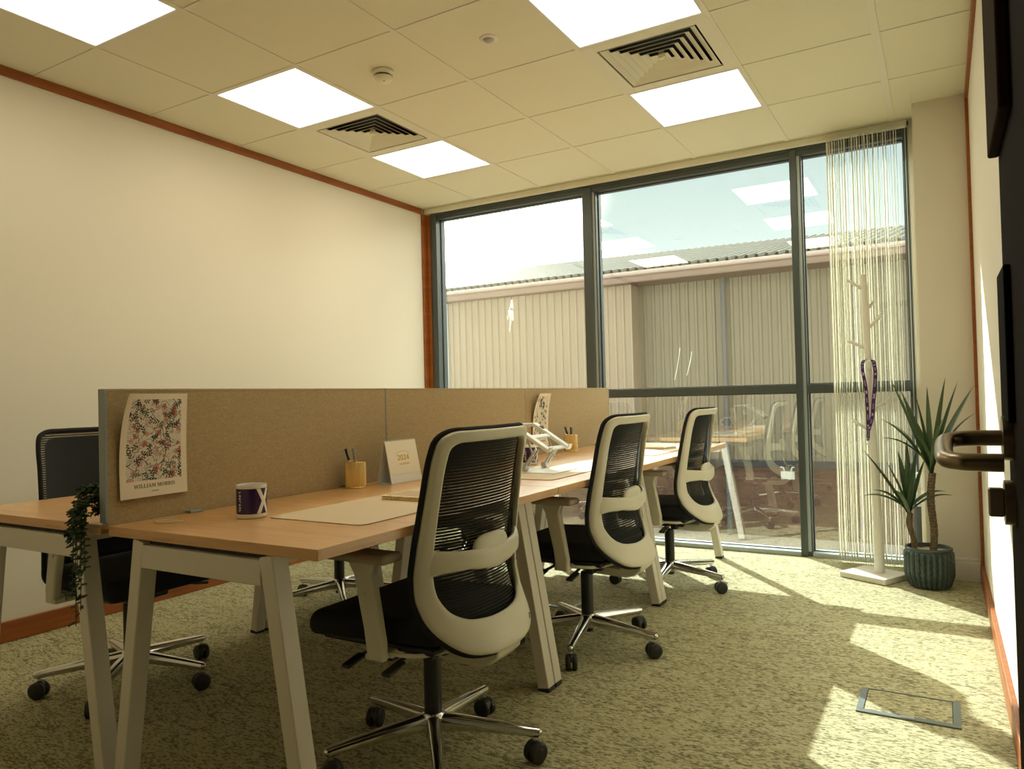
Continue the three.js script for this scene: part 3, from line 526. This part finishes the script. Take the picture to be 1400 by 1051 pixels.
// posters pinned to the screens: a generic scatter of leaves and blossoms with the caption
function posterTex(colour, s0) {
  return canvas(512, 720, (c, w, h) => {
    let q = s0; const r = () => { q = (q * 1664525 + 1013904223) >>> 0; return q / 4294967296; };
    c.fillStyle = '#e9dcc4'; c.fillRect(0, 0, w, h); c.save(); c.beginPath(); c.rect(46, 40, 420, 566); c.clip(); c.fillStyle = colour ? '#d8cdb8' : '#dccfb4'; c.fillRect(46, 40, 420, 566);
    const stem = colour ? '#4a4640' : '#2a2724';
    for (let k = 0; k < (colour ? 50 : 16); k++) { c.strokeStyle = stem; c.lineWidth = 2 + r() * 2.5; c.beginPath(); let x = 46 + r() * 420, y = 40 + r() * 566; c.moveTo(x, y); for (let j = 0; j < 3; j++) { c.quadraticCurveTo(x + (r() - 0.5) * 160, y + (r() - 0.5) * 160, x = clamp(x + (r() - 0.5) * 180, 40, 470), y = clamp(y + (r() - 0.5) * 180, 40, 606)); } c.stroke(); }
    const petal = colour ? ['#c98a72', '#d6a08a', '#b9715f', '#e4d9c6', '#e4d9c6', '#cbbfae'] : ['#3a3733', '#57524a', '#8a8272'];
    for (let k = 0; k < (colour ? 120 : 24); k++) { const x = 46 + r() * 420, y = 40 + r() * 566, R0 = (colour ? 13 : 16) + r() * 12, n = 5; c.fillStyle = petal[Math.floor(r() * petal.length)]; c.strokeStyle = '#5b5148'; c.lineWidth = 1.2; for (let j = 0; j < n; j++) { const a = j / n * 6.283 + r(); c.beginPath(); c.ellipse(x + Math.cos(a) * R0 * 0.5, y + Math.sin(a) * R0 * 0.5, R0 * 0.55, R0 * 0.36, a, 0, 6.283); c.fill(); c.stroke(); } }
    const lc = colour ? ['#26402c', '#1c2c24', '#3b5a3a', '#22292b', '#5a2420'] : ['#1f1d1b', '#2e2b28'];
    for (let k = 0; k < (colour ? 60 : 30); k++) { const x = 46 + r() * 420, y = 40 + r() * 566, a0 = r() * 6.283; c.fillStyle = lc[Math.floor(r() * lc.length)]; for (let j = 0; j < 5; j++) { const a = a0 + (j % 2 ? 0.8 : -0.8), d = j * 10; c.beginPath(); c.ellipse(x + Math.cos(a0) * d + Math.cos(a) * 10, y + Math.sin(a0) * d + Math.sin(a) * 10, 12, 4.2, a, 0, 6.283); c.fill(); } }
    c.restore(); c.fillStyle = '#33302c'; c.textAlign = 'center'; c.font = 'bold 34px serif'; c.fillText('WILLIAM MORRIS', w / 2, 655); c.fillRect(w / 2 - 28, 680, 56, 4);
  });
}
function poster(z0, z1, y0, y1, t, label, lift) {
  const o = thing('poster', label, 'poster', [1.7245, (y0 + y1) / 2, (z0 + z1) / 2], 0, 'pinned posters');
  const W2 = z1 - z0, H2 = y1 - y0, f = (off) => (u, v) => { const a = 1 - u, top = v * v * v; return [0.0022 + off + lift[0] * top * Math.pow(a, 1.5) + lift[1] * top * u * u + 0.006 * Math.pow(1 - v, 2) * (0.6 + a), -H2 / 2 + H2 * v, W2 / 2 - W2 * u]; };
  mesh('print', gridGeo(20, 24, f(0.0006)), std('#ffffff', 0.85, { map: t }), o); mesh('sheet', gridGeo(20, 24, f(0)), M.paper, o);
  mesh('pin', new THREE.SphereGeometry(0.004, 10, 8).translate(0.004, H2 / 2 - 0.008, 0.01), M.white, o);
}
poster(3.57, 3.787, 0.80, 1.10, posterTex(true, 77), 'cream poster with a coloured leaf and flower pattern, curling on the screen', [0.06, 0.012]);
poster(1.166, 1.36, 0.775, 1.083, posterTex(false, 991), 'cream poster with a black floral pattern, curling on the screen', [0.06, 0.03]);

{ // trailing vine over the corner of the desk
  const o = thing('trailing_vine', 'green trailing vine hanging over the corner of the desk beside the screen', 'plant', [1.640, onDesk, 3.802]);
  const lm = [std([0.035, 0.075, 0.022], 0.55), std([0.05, 0.10, 0.03], 0.5), std([0.03, 0.06, 0.025], 0.6)];
  const leaf = gridGeo(4, 2, (u, v) => { const w = 0.0062 * Math.sin(Math.PI * Math.min(1, 0.1 + u * 0.9)); return [(v - 0.5) * 2 * w, 0.002 * Math.cos(v * Math.PI * 2), u * 0.019]; });
  const strands = [[-0.015, 0.00, 0.045, -0.14], [0.0, 0.02, 0.062, -0.20], [0.022, 0.02, 0.070, -0.27], [0.035, 0.01, 0.055, -0.12], [-0.03, 0.01, 0.05, -0.05], [0.012, -0.01, 0.048, -0.16], [0.035, 0.0, 0.062, -0.23], [-0.03, -0.02, 0.05, -0.03], [0.0, -0.02, 0.045, -0.03]];
  const dummy = new THREE.Object3D(), all = [[], [], []];
  strands.forEach(([x, z, zo, yb], n) => {
    const c = new THREE.CatmullRomCurve3([V(x * 0.6, 0.02, z * 0.5 - 0.01), V(x, 0.075 + 0.04 * rnd(), z * 0.6 + 0.0), V(x * 1.05 - 0.004, 0.045, zo - 0.008), V(x * 1.1, -0.02, zo), V(x * 1.1 + rr(-0.01, 0.01), yb, zo + rr(-0.004, 0.01))]);
    mesh('stem', new THREE.TubeGeometry(c, 30, 0.0011, 5), lm[2], o);
    const len = c.getLength(), m = Math.round(len / 0.0058);
    for (let k = 1; k < m; k++) { const p = c.getPoint(k / m); dummy.position.copy(p); dummy.rotation.set(rr(-0.3, 1.0), k * 2.4 + n, rr(-0.5, 0.5)); dummy.scale.setScalar(rr(0.65, 1.15)); dummy.updateMatrix(); all[k % 3].push(leaf.clone().applyMatrix4(dummy.matrix)); }
  });
  for (let k = 0; k < 3; k++) { const q = mesh('foliage', all[k], lm[k], o); q.userData.kind = 'stuff'; }
}

// ---------------------------------------------------------------- window corner: blind, coat stand, lanyard, yucca
{
  const o = thing('vertical_blind', 'cream vertical blind drawn back to the side of the window', 'blind', [0, 0, 0]);
  mesh('headrail', [rb(0.02, 3.605, 2.626, 2.664, 0.006, 0.046, 0.003)], M.bar, o);
  const n = 28, vg = rb(-0.0004, 0.0004, 0.055, 2.612, -0.0445, 0.0445, 0.0003, 1), wg = rb(-0.0011, 0.0011, 0.03, 0.062, -0.042, 0.042, 0.0008, 1);
  for (let k = 0; k < n; k++) {
    const x = 3.165 + (3.548 - 3.165) * (k + rr(-0.18, 0.18)) / (n - 1);
    const v = mesh('vane', vg, vane, o); v.position.set(x, 0, 0.066 + 0.002 * (k % 2)); v.rotation.y = rr(-0.03, 0.12) + (k === 10 || k === 16 ? 0.14 : 0);
    mesh('hanger', rb(-0.003, 0.003, 2.608, 2.63, -0.006, 0.006, 0.001, 1), M.white, v); mesh('weight', wg, M.paper, v);
  }
  const bead = []; for (let k = 0; k < 27; k++) { const x0 = 3.165 + 0.383 * k / 27, x1 = 3.165 + 0.383 * (k + 1) / 27; bead.push(tube([[x0, 0.045, 0.112], [(x0 + x1) / 2, 0.012, 0.118], [x1, 0.045, 0.112]], 0.0012, 6, 5)); }
  mesh('link_chain', bead, M.white, o);
  for (const dx of [0, 0.016]) mesh('control_cord', [rod([3.594 + dx, 0.55, 0.04], [3.594 + dx, 2.63, 0.04], 0.0016, 0.0016, 6)], M.white, o);
  mesh('cord_weight', [rb(3.590, 3.615, 0.36, 0.56, 0.028, 0.052, 0.006)], M.white, o);
}
{
  const m = std([0.74, 0.71, 0.62], 0.4), o = thing('coat_stand', 'white tree shaped coat stand on a square base', 'coat stand', [3.385, 0, 0.41]);
  mesh('base', uvm(new RoundedBoxGeometry(0.27, 0.032, 0.25, 3, 0.006).rotateY(-0.47).translate(-0.004, 0.016, 0.0)), m, o);
  mesh('post', [new THREE.CylinderGeometry(0.0255, 0.0275, 0.30, 8).translate(0.022, 0.18, 0), new THREE.CylinderGeometry(0.0175, 0.0235, 1.40, 8).translate(0, 0.70, 0).rotateZ(0.024).translate(0.022, 0.31, 0)], m, o);
  const px = (y) => 0.022 - 0.024 * Math.max(0, y - 0.31);
  for (const [y, dx, dy, dz] of [[1.625, -0.085, 0.062, 0.0], [1.50, 0.042, 0.06, -0.05], [1.395, 0.082, 0.08, 0.02], [1.285, -0.098, 0.055, 0.01], [1.175, 0.01, 0.045, 0.09], [0.82, -0.098, 0.065, 0.01], [0.93, 0.09, 0.075, -0.02], [1.04, 0.02, 0.06, -0.09]])
    mesh('peg', rod([px(y), y, 0], [px(y) + dx, y + dy, dz], 0.010, 0.0085, 8), m, o);
}
{ // lanyard
  const t = canvas(64, 1024, (c, w, h) => {
    c.fillStyle = '#3c1450'; c.fillRect(0, 0, w, h); c.strokeStyle = '#e8dfea'; c.fillStyle = '#d8cbdc'; c.lineWidth = 6;
    for (let y = 40; y < h; y += 170) { c.beginPath(); c.moveTo(16, y - 16); c.lineTo(48, y + 16); c.moveTo(48, y - 16); c.lineTo(16, y + 16); c.stroke(); for (let k = 0; k < 5; k++) { c.fillRect(22, y + 62 + k * 11, 20, 3); c.fillRect(22 + (k % 2) * 16, y + 62 + k * 11, 4, 8); } }
  });
  const o = thing('lanyard', 'purple lanyard with white crosses hanging on the coat stand', 'lanyard', [3.385, 0, 0.41]);
  const ribbon = (pts, w) => { const c = new THREE.CatmullRomCurve3(pts.map((p) => V(...p))); return gridGeo(2, 40, (u, v) => { const p = c.getPoint(v); return [p.x + (u - 0.5) * w, p.y, p.z + (u - 0.5) * w * 0.25]; }); };
  const lm = std('#ffffff', 0.8, { map: t });
  mesh('strap', [ribbon([[0.0, 1.228, 0.047], [0.026, 1.22, 0.054], [0.036, 1.186, 0.060], [0.038, 1.13, 0.06], [0.024, 0.99, 0.06], [0.014, 0.90, 0.06], [-0.006, 0.83, 0.06]], 0.02), ribbon([[0.0, 1.228, 0.047], [-0.020, 1.22, 0.049], [-0.026, 1.18, 0.052], [-0.012, 1.06, 0.054], [-0.008, 0.95, 0.056], [-0.008, 0.83, 0.058]], 0.018), ribbon([[-0.007, 0.84, 0.0615], [-0.009, 0.785, 0.0615]], 0.018)], lm, o);
  mesh('clip', [rb(-0.016, -0.001, 0.772, 0.788, 0.056, 0.066, 0.002), new THREE.TorusGeometry(0.008, 0.0022, 6, 16).translate(-0.008, 0.757, 0.061), rod([-0.008, 0.765, 0.061], [-0.008, 0.735, 0.061], 0.003)], M.chrome, o);
}
{ // yucca
  const pos = [3.652, 0, 0.50];
  const pot = thing('plant_pot', 'blue green ceramic pot with wavy vertical ridges', 'plant pot', pos);
  const pm = std([0.045, 0.068, 0.060], 0.3);
  mesh('shell', gridGeo(416, 72, (u, v) => {
    const y = v * 0.21, R0 = 0.084 + 0.030 * Math.pow(Math.min(1, v / 0.35), 0.6) - 0.004 * Math.max(0, (v - 0.75) / 0.25) ** 2, a = u * Math.PI * 2, fade = clamp(Math.min(v / 0.06, (0.93 - v) / 0.04));
    const N = 26, q = a * N / (Math.PI * 2), c = (q - Math.floor(q)) * 2 - 1, wid = 0.80 + 0.17 * Math.cos(y * Math.PI * 2 / 0.033 + (Math.floor(q) % 2) * Math.PI);
    const r = R0 - 0.004 + fade * 0.0105 * Math.sqrt(Math.max(0, 1 - (c / wid) ** 2)); return [Math.cos(a) * r, y, Math.sin(a) * r];
  }), pm, pot);
  mesh('rim', lathe([[0.110, 0.198], [0.1135, 0.204], [0.112, 0.213], [0.105, 0.215], [0.101, 0.208], [0.101, 0.17], [0.0, 0.17]], 60), pm, pot);
  const soil = tag(mesh('gravel', gridGeo(40, 12, (u, v) => { const a = u * Math.PI * 2, r = 0.1005 * v; return [Math.cos(a) * r, 0.186 + 0.006 * H(Math.round(u * 40) % 40, Math.round(v * 12), 3), Math.sin(a) * r]; }), std([0.62, 0.54, 0.40], 0.95)), 'pale gravel filling the plant pot', 'gravel'); soil.position.set(...pos); soil.userData.kind = 'stuff';
  const o = thing('yucca_plant', 'two stemmed green yucca growing in the blue green pot', 'plant', [pos[0], 0.186, pos[2]]);
  const bark = std('#ffffff', 0.9, { map: tex(64, 256, (u, v) => { const n = fbm(u, v, 40, 2, 131, 0.4) * 60 + ((v * 26) % 1 < 0.25 ? -25 : 0); return [70 + n, 58 + n * 0.9, 40 + n * 0.7]; }) });
  const trunk = (a, b, r) => mesh('trunk', gridGeo(14, 50, (u, v) => { const t = u * Math.PI * 2, rad = r * (1 + 0.10 * ((v * 17) % 1) + 0.08 * H(Math.round(u * 14) % 14, Math.round(v * 50), 9)); return [a[0] + (b[0] - a[0]) * v + Math.cos(t) * rad + 0.006 * Math.sin(v * 7), a[1] + (b[1] - a[1]) * v, a[2] + (b[2] - a[2]) * v + Math.sin(t) * rad]; }), bark, o);
  trunk([0.022, 0.0058, 0.01], [0.026, 0.42, 0.0], 0.0165); trunk([-0.068, 0.0058, 0.0], [-0.086, 0.20, 0.0], 0.0135);
  const lms = [std([0.045, 0.085, 0.030], 0.42), std([0.035, 0.068, 0.026], 0.45), std([0.065, 0.11, 0.04], 0.42)];
  const leaf = (base, tip, w, sag, k) => {
    const B = V(...base), T = V(...tip), mid = B.clone().lerp(T, 0.5); mid.y += sag; const c = new THREE.QuadraticBezierCurve3(B, mid, T);
    const d = T.clone().sub(B).normalize(), side = new THREE.Vector3().crossVectors(d, V(0, 1, 0.35).normalize()).normalize(), up = new THREE.Vector3().crossVectors(side, d).normalize();
    mesh('leaf', gridGeo(4, 14, (u, v) => { const p = c.getPoint(v), q = (u - 0.5) * 2, ww = w * Math.pow(Math.sin(Math.PI * Math.pow(0.14 + 0.86 * v, 0.85)), 0.9) * (v > 0.985 ? 0.1 : 1); return [p.x + side.x * q * ww + up.x * 0.35 * ww * q * q, p.y + side.y * q * ww + up.y * 0.35 * ww * q * q, p.z + side.z * q * ww + up.z * 0.35 * ww * q * q]; }), lms[k % 3], o);
  };
  const ox = pos[0], oy = 0.186;
  const tall = [[3.757, 1.115, 0.02], [3.812, 1.09, 0.05], [3.888, 1.07, -0.06], [3.82, 0.965, 0.10], [3.888, 0.925, 0.06], [3.497, 1.12, 0.03], [3.44, 0.90, 0.05], [3.452, 0.795, 0.10], [3.669, 1.07, -0.10], [3.54, 1.05, -0.12], [3.62, 1.02, 0.12], [3.74, 0.90, 0.17], [3.60, 0.83, 0.20], [3.58, 0.92, -0.15], [3.80, 0.78, -0.10], [3.51, 0.87, 0.14]];
  tall.forEach(([x, y, dz], k) => leaf([0.026, 0.405 + 0.05 * ((k * 7) % 5) / 5, 0], [x - ox, y - oy, dz], rr(0.0135, 0.018), y < 0.95 ? 0.09 : 0.03, k));
  const short = [[3.352, 0.73, 0.04], [3.466, 0.67, 0.07], [3.518, 0.72, -0.07], [3.395, 0.507, 0.03], [3.345, 0.48, 0.08], [3.651, 0.685, 0.0], [3.775, 0.497, 0.06], [3.745, 0.505, -0.03], [3.565, 0.79, -0.04], [3.60, 0.62, 0.14], [3.50, 0.53, 0.17], [3.53, 0.43, 0.06], [3.62, 0.76, 0.03]];
  short.forEach(([x, y, dz], k) => leaf([-0.086, 0.185 + 0.04 * ((k * 7) % 5) / 5, 0], [x - ox, y - oy, dz], k === 11 ? 0.010 : rr(0.0125, 0.0165), y < 0.55 ? 0.07 : 0.035, k + 1));
}

// ---------------------------------------------------------------- floor boxes
const fbMat = std([0.17, 0.20, 0.19], 0.45, { metalness: 0.3 });
function floorBox(x0, x1, z0, z1, label) {
  const o = thing('floor_box', label, 'floor box', [(x0 + x1) / 2, 0, (z0 + z1) / 2], 0, 'floor power boxes'), w = (x1 - x0) / 2, d = (z1 - z0) / 2, t = 0.022;
  mesh('frame', [rb(-w, w, 0, 0.005, d - t * 1.2, d, 0.0015), rb(-w, -w + t, 0, 0.005, -d, d - t * 1.2, 0.0015), rb(w - t, w, 0, 0.005, -d, d - t * 1.2, 0.0015), rb(-w + t, w - t, 0, 0.005, -d, -d + 0.006, 0.0015)], fbMat, o);
  mesh('lid', rb(-w + t + 0.002, w - t - 0.002, 0.0, 0.0035, -d + 0.009, d - t * 1.2 - 0.002, 0.001), M.carpet, o);
  mesh('seam', rb(-w + t, w - t, 0.0, 0.0012, -d + 0.006, d - t * 1.2, 0.0004), M.dark, o);
  mesh('latch', [rb(-0.02, 0.02, 0.005, 0.0065, d - t * 0.95, d - t * 0.25, 0.0006)], M.alu, o);
}
floorBox(3.462, 3.762, 2.13, 2.35, 'grey framed floor box set in the sunlit carpet');
floorBox(1.82, 2.12, 1.48, 1.70, 'grey framed floor box in the carpet beneath the desks');

// ---------------------------------------------------------------- door standing open beside the right wall
{
  const o = new THREE.Group(); o.name = 'door_1'; o.userData = { kind: 'structure', label: 'dark brown door standing open against the wall' }; scene.add(o);
  const X0 = 3.811;
  mesh('leaf', rb(X0, X0 + 0.044, 0.008, 2.04, 3.935, 4.855, 0.002), M.door, o);
  mesh('vision_bead', [rb(X0 - 0.012, X0, 1.34, 1.90, 3.945, 4.14, 0.003)], M.doorBead, o);
  mesh('cover_plate', [rb(X0 - 0.007, X0, 1.02, 1.195, 3.945, 4.05, 0.002)], M.doorDark, o);
  const h = mesh('handle', [tube([[X0, 1.0, 3.99], [X0 - 0.030, 1.0, 3.99], [X0 - 0.052, 0.999, 3.992], [X0 - 0.066, 0.997, 4.006], [X0 - 0.069, 0.994, 4.03], [X0 - 0.069, 0.987, 4.085], [X0 - 0.066, 0.984, 4.112], [X0 - 0.052, 0.983, 4.126], [X0 - 0.034, 0.983, 4.128], [X0 - 0.018, 0.983, 4.128]], 0.0094, 60, 16)], M.bronze, o);
  mesh('end_cap', new THREE.CylinderGeometry(0.0094, 0.0094, 0.001, 16).rotateZ(Math.PI / 2).translate(X0 - 0.0175, 0.983, 4.128), M.bronze, h);
  mesh('rose', new THREE.CylinderGeometry(0.026, 0.026, 0.010, 28).rotateZ(Math.PI / 2).translate(X0 - 0.005, 1.0, 3.99), M.bronze, h);
  const lk = mesh('lock', [new THREE.CylinderGeometry(0.026, 0.026, 0.010, 28).rotateZ(Math.PI / 2).translate(X0 - 0.005, 0.925, 3.99)], M.bronze, o);
  mesh('thumb_turn', [rb(X0 - 0.026, X0 - 0.010, 0.908, 0.942, 3.984, 3.996, 0.003)], M.bronze, lk);
  for (const y of [0.25, 1.8]) mesh('hinge', [rod([X0 + 0.02, y, 4.868], [X0 + 0.02, y + 0.1, 4.868], 0.007)], M.bronze, o);
  struct('trim_5', [rb(2.80, 2.86, 0, 2.12, ZB - 0.018, ZW + 0.018, 0.003), rb(3.835, 3.892, 0, 2.12, ZB - 0.018, ZW + 0.018, 0.003), rb(2.86, 3.835, 2.06, 2.12, ZB - 0.018, ZW + 0.018, 0.003)], M.door, 'dark brown door frame');
}

scene.updateMatrixWorld(true);
renderer.render(scene, camera);
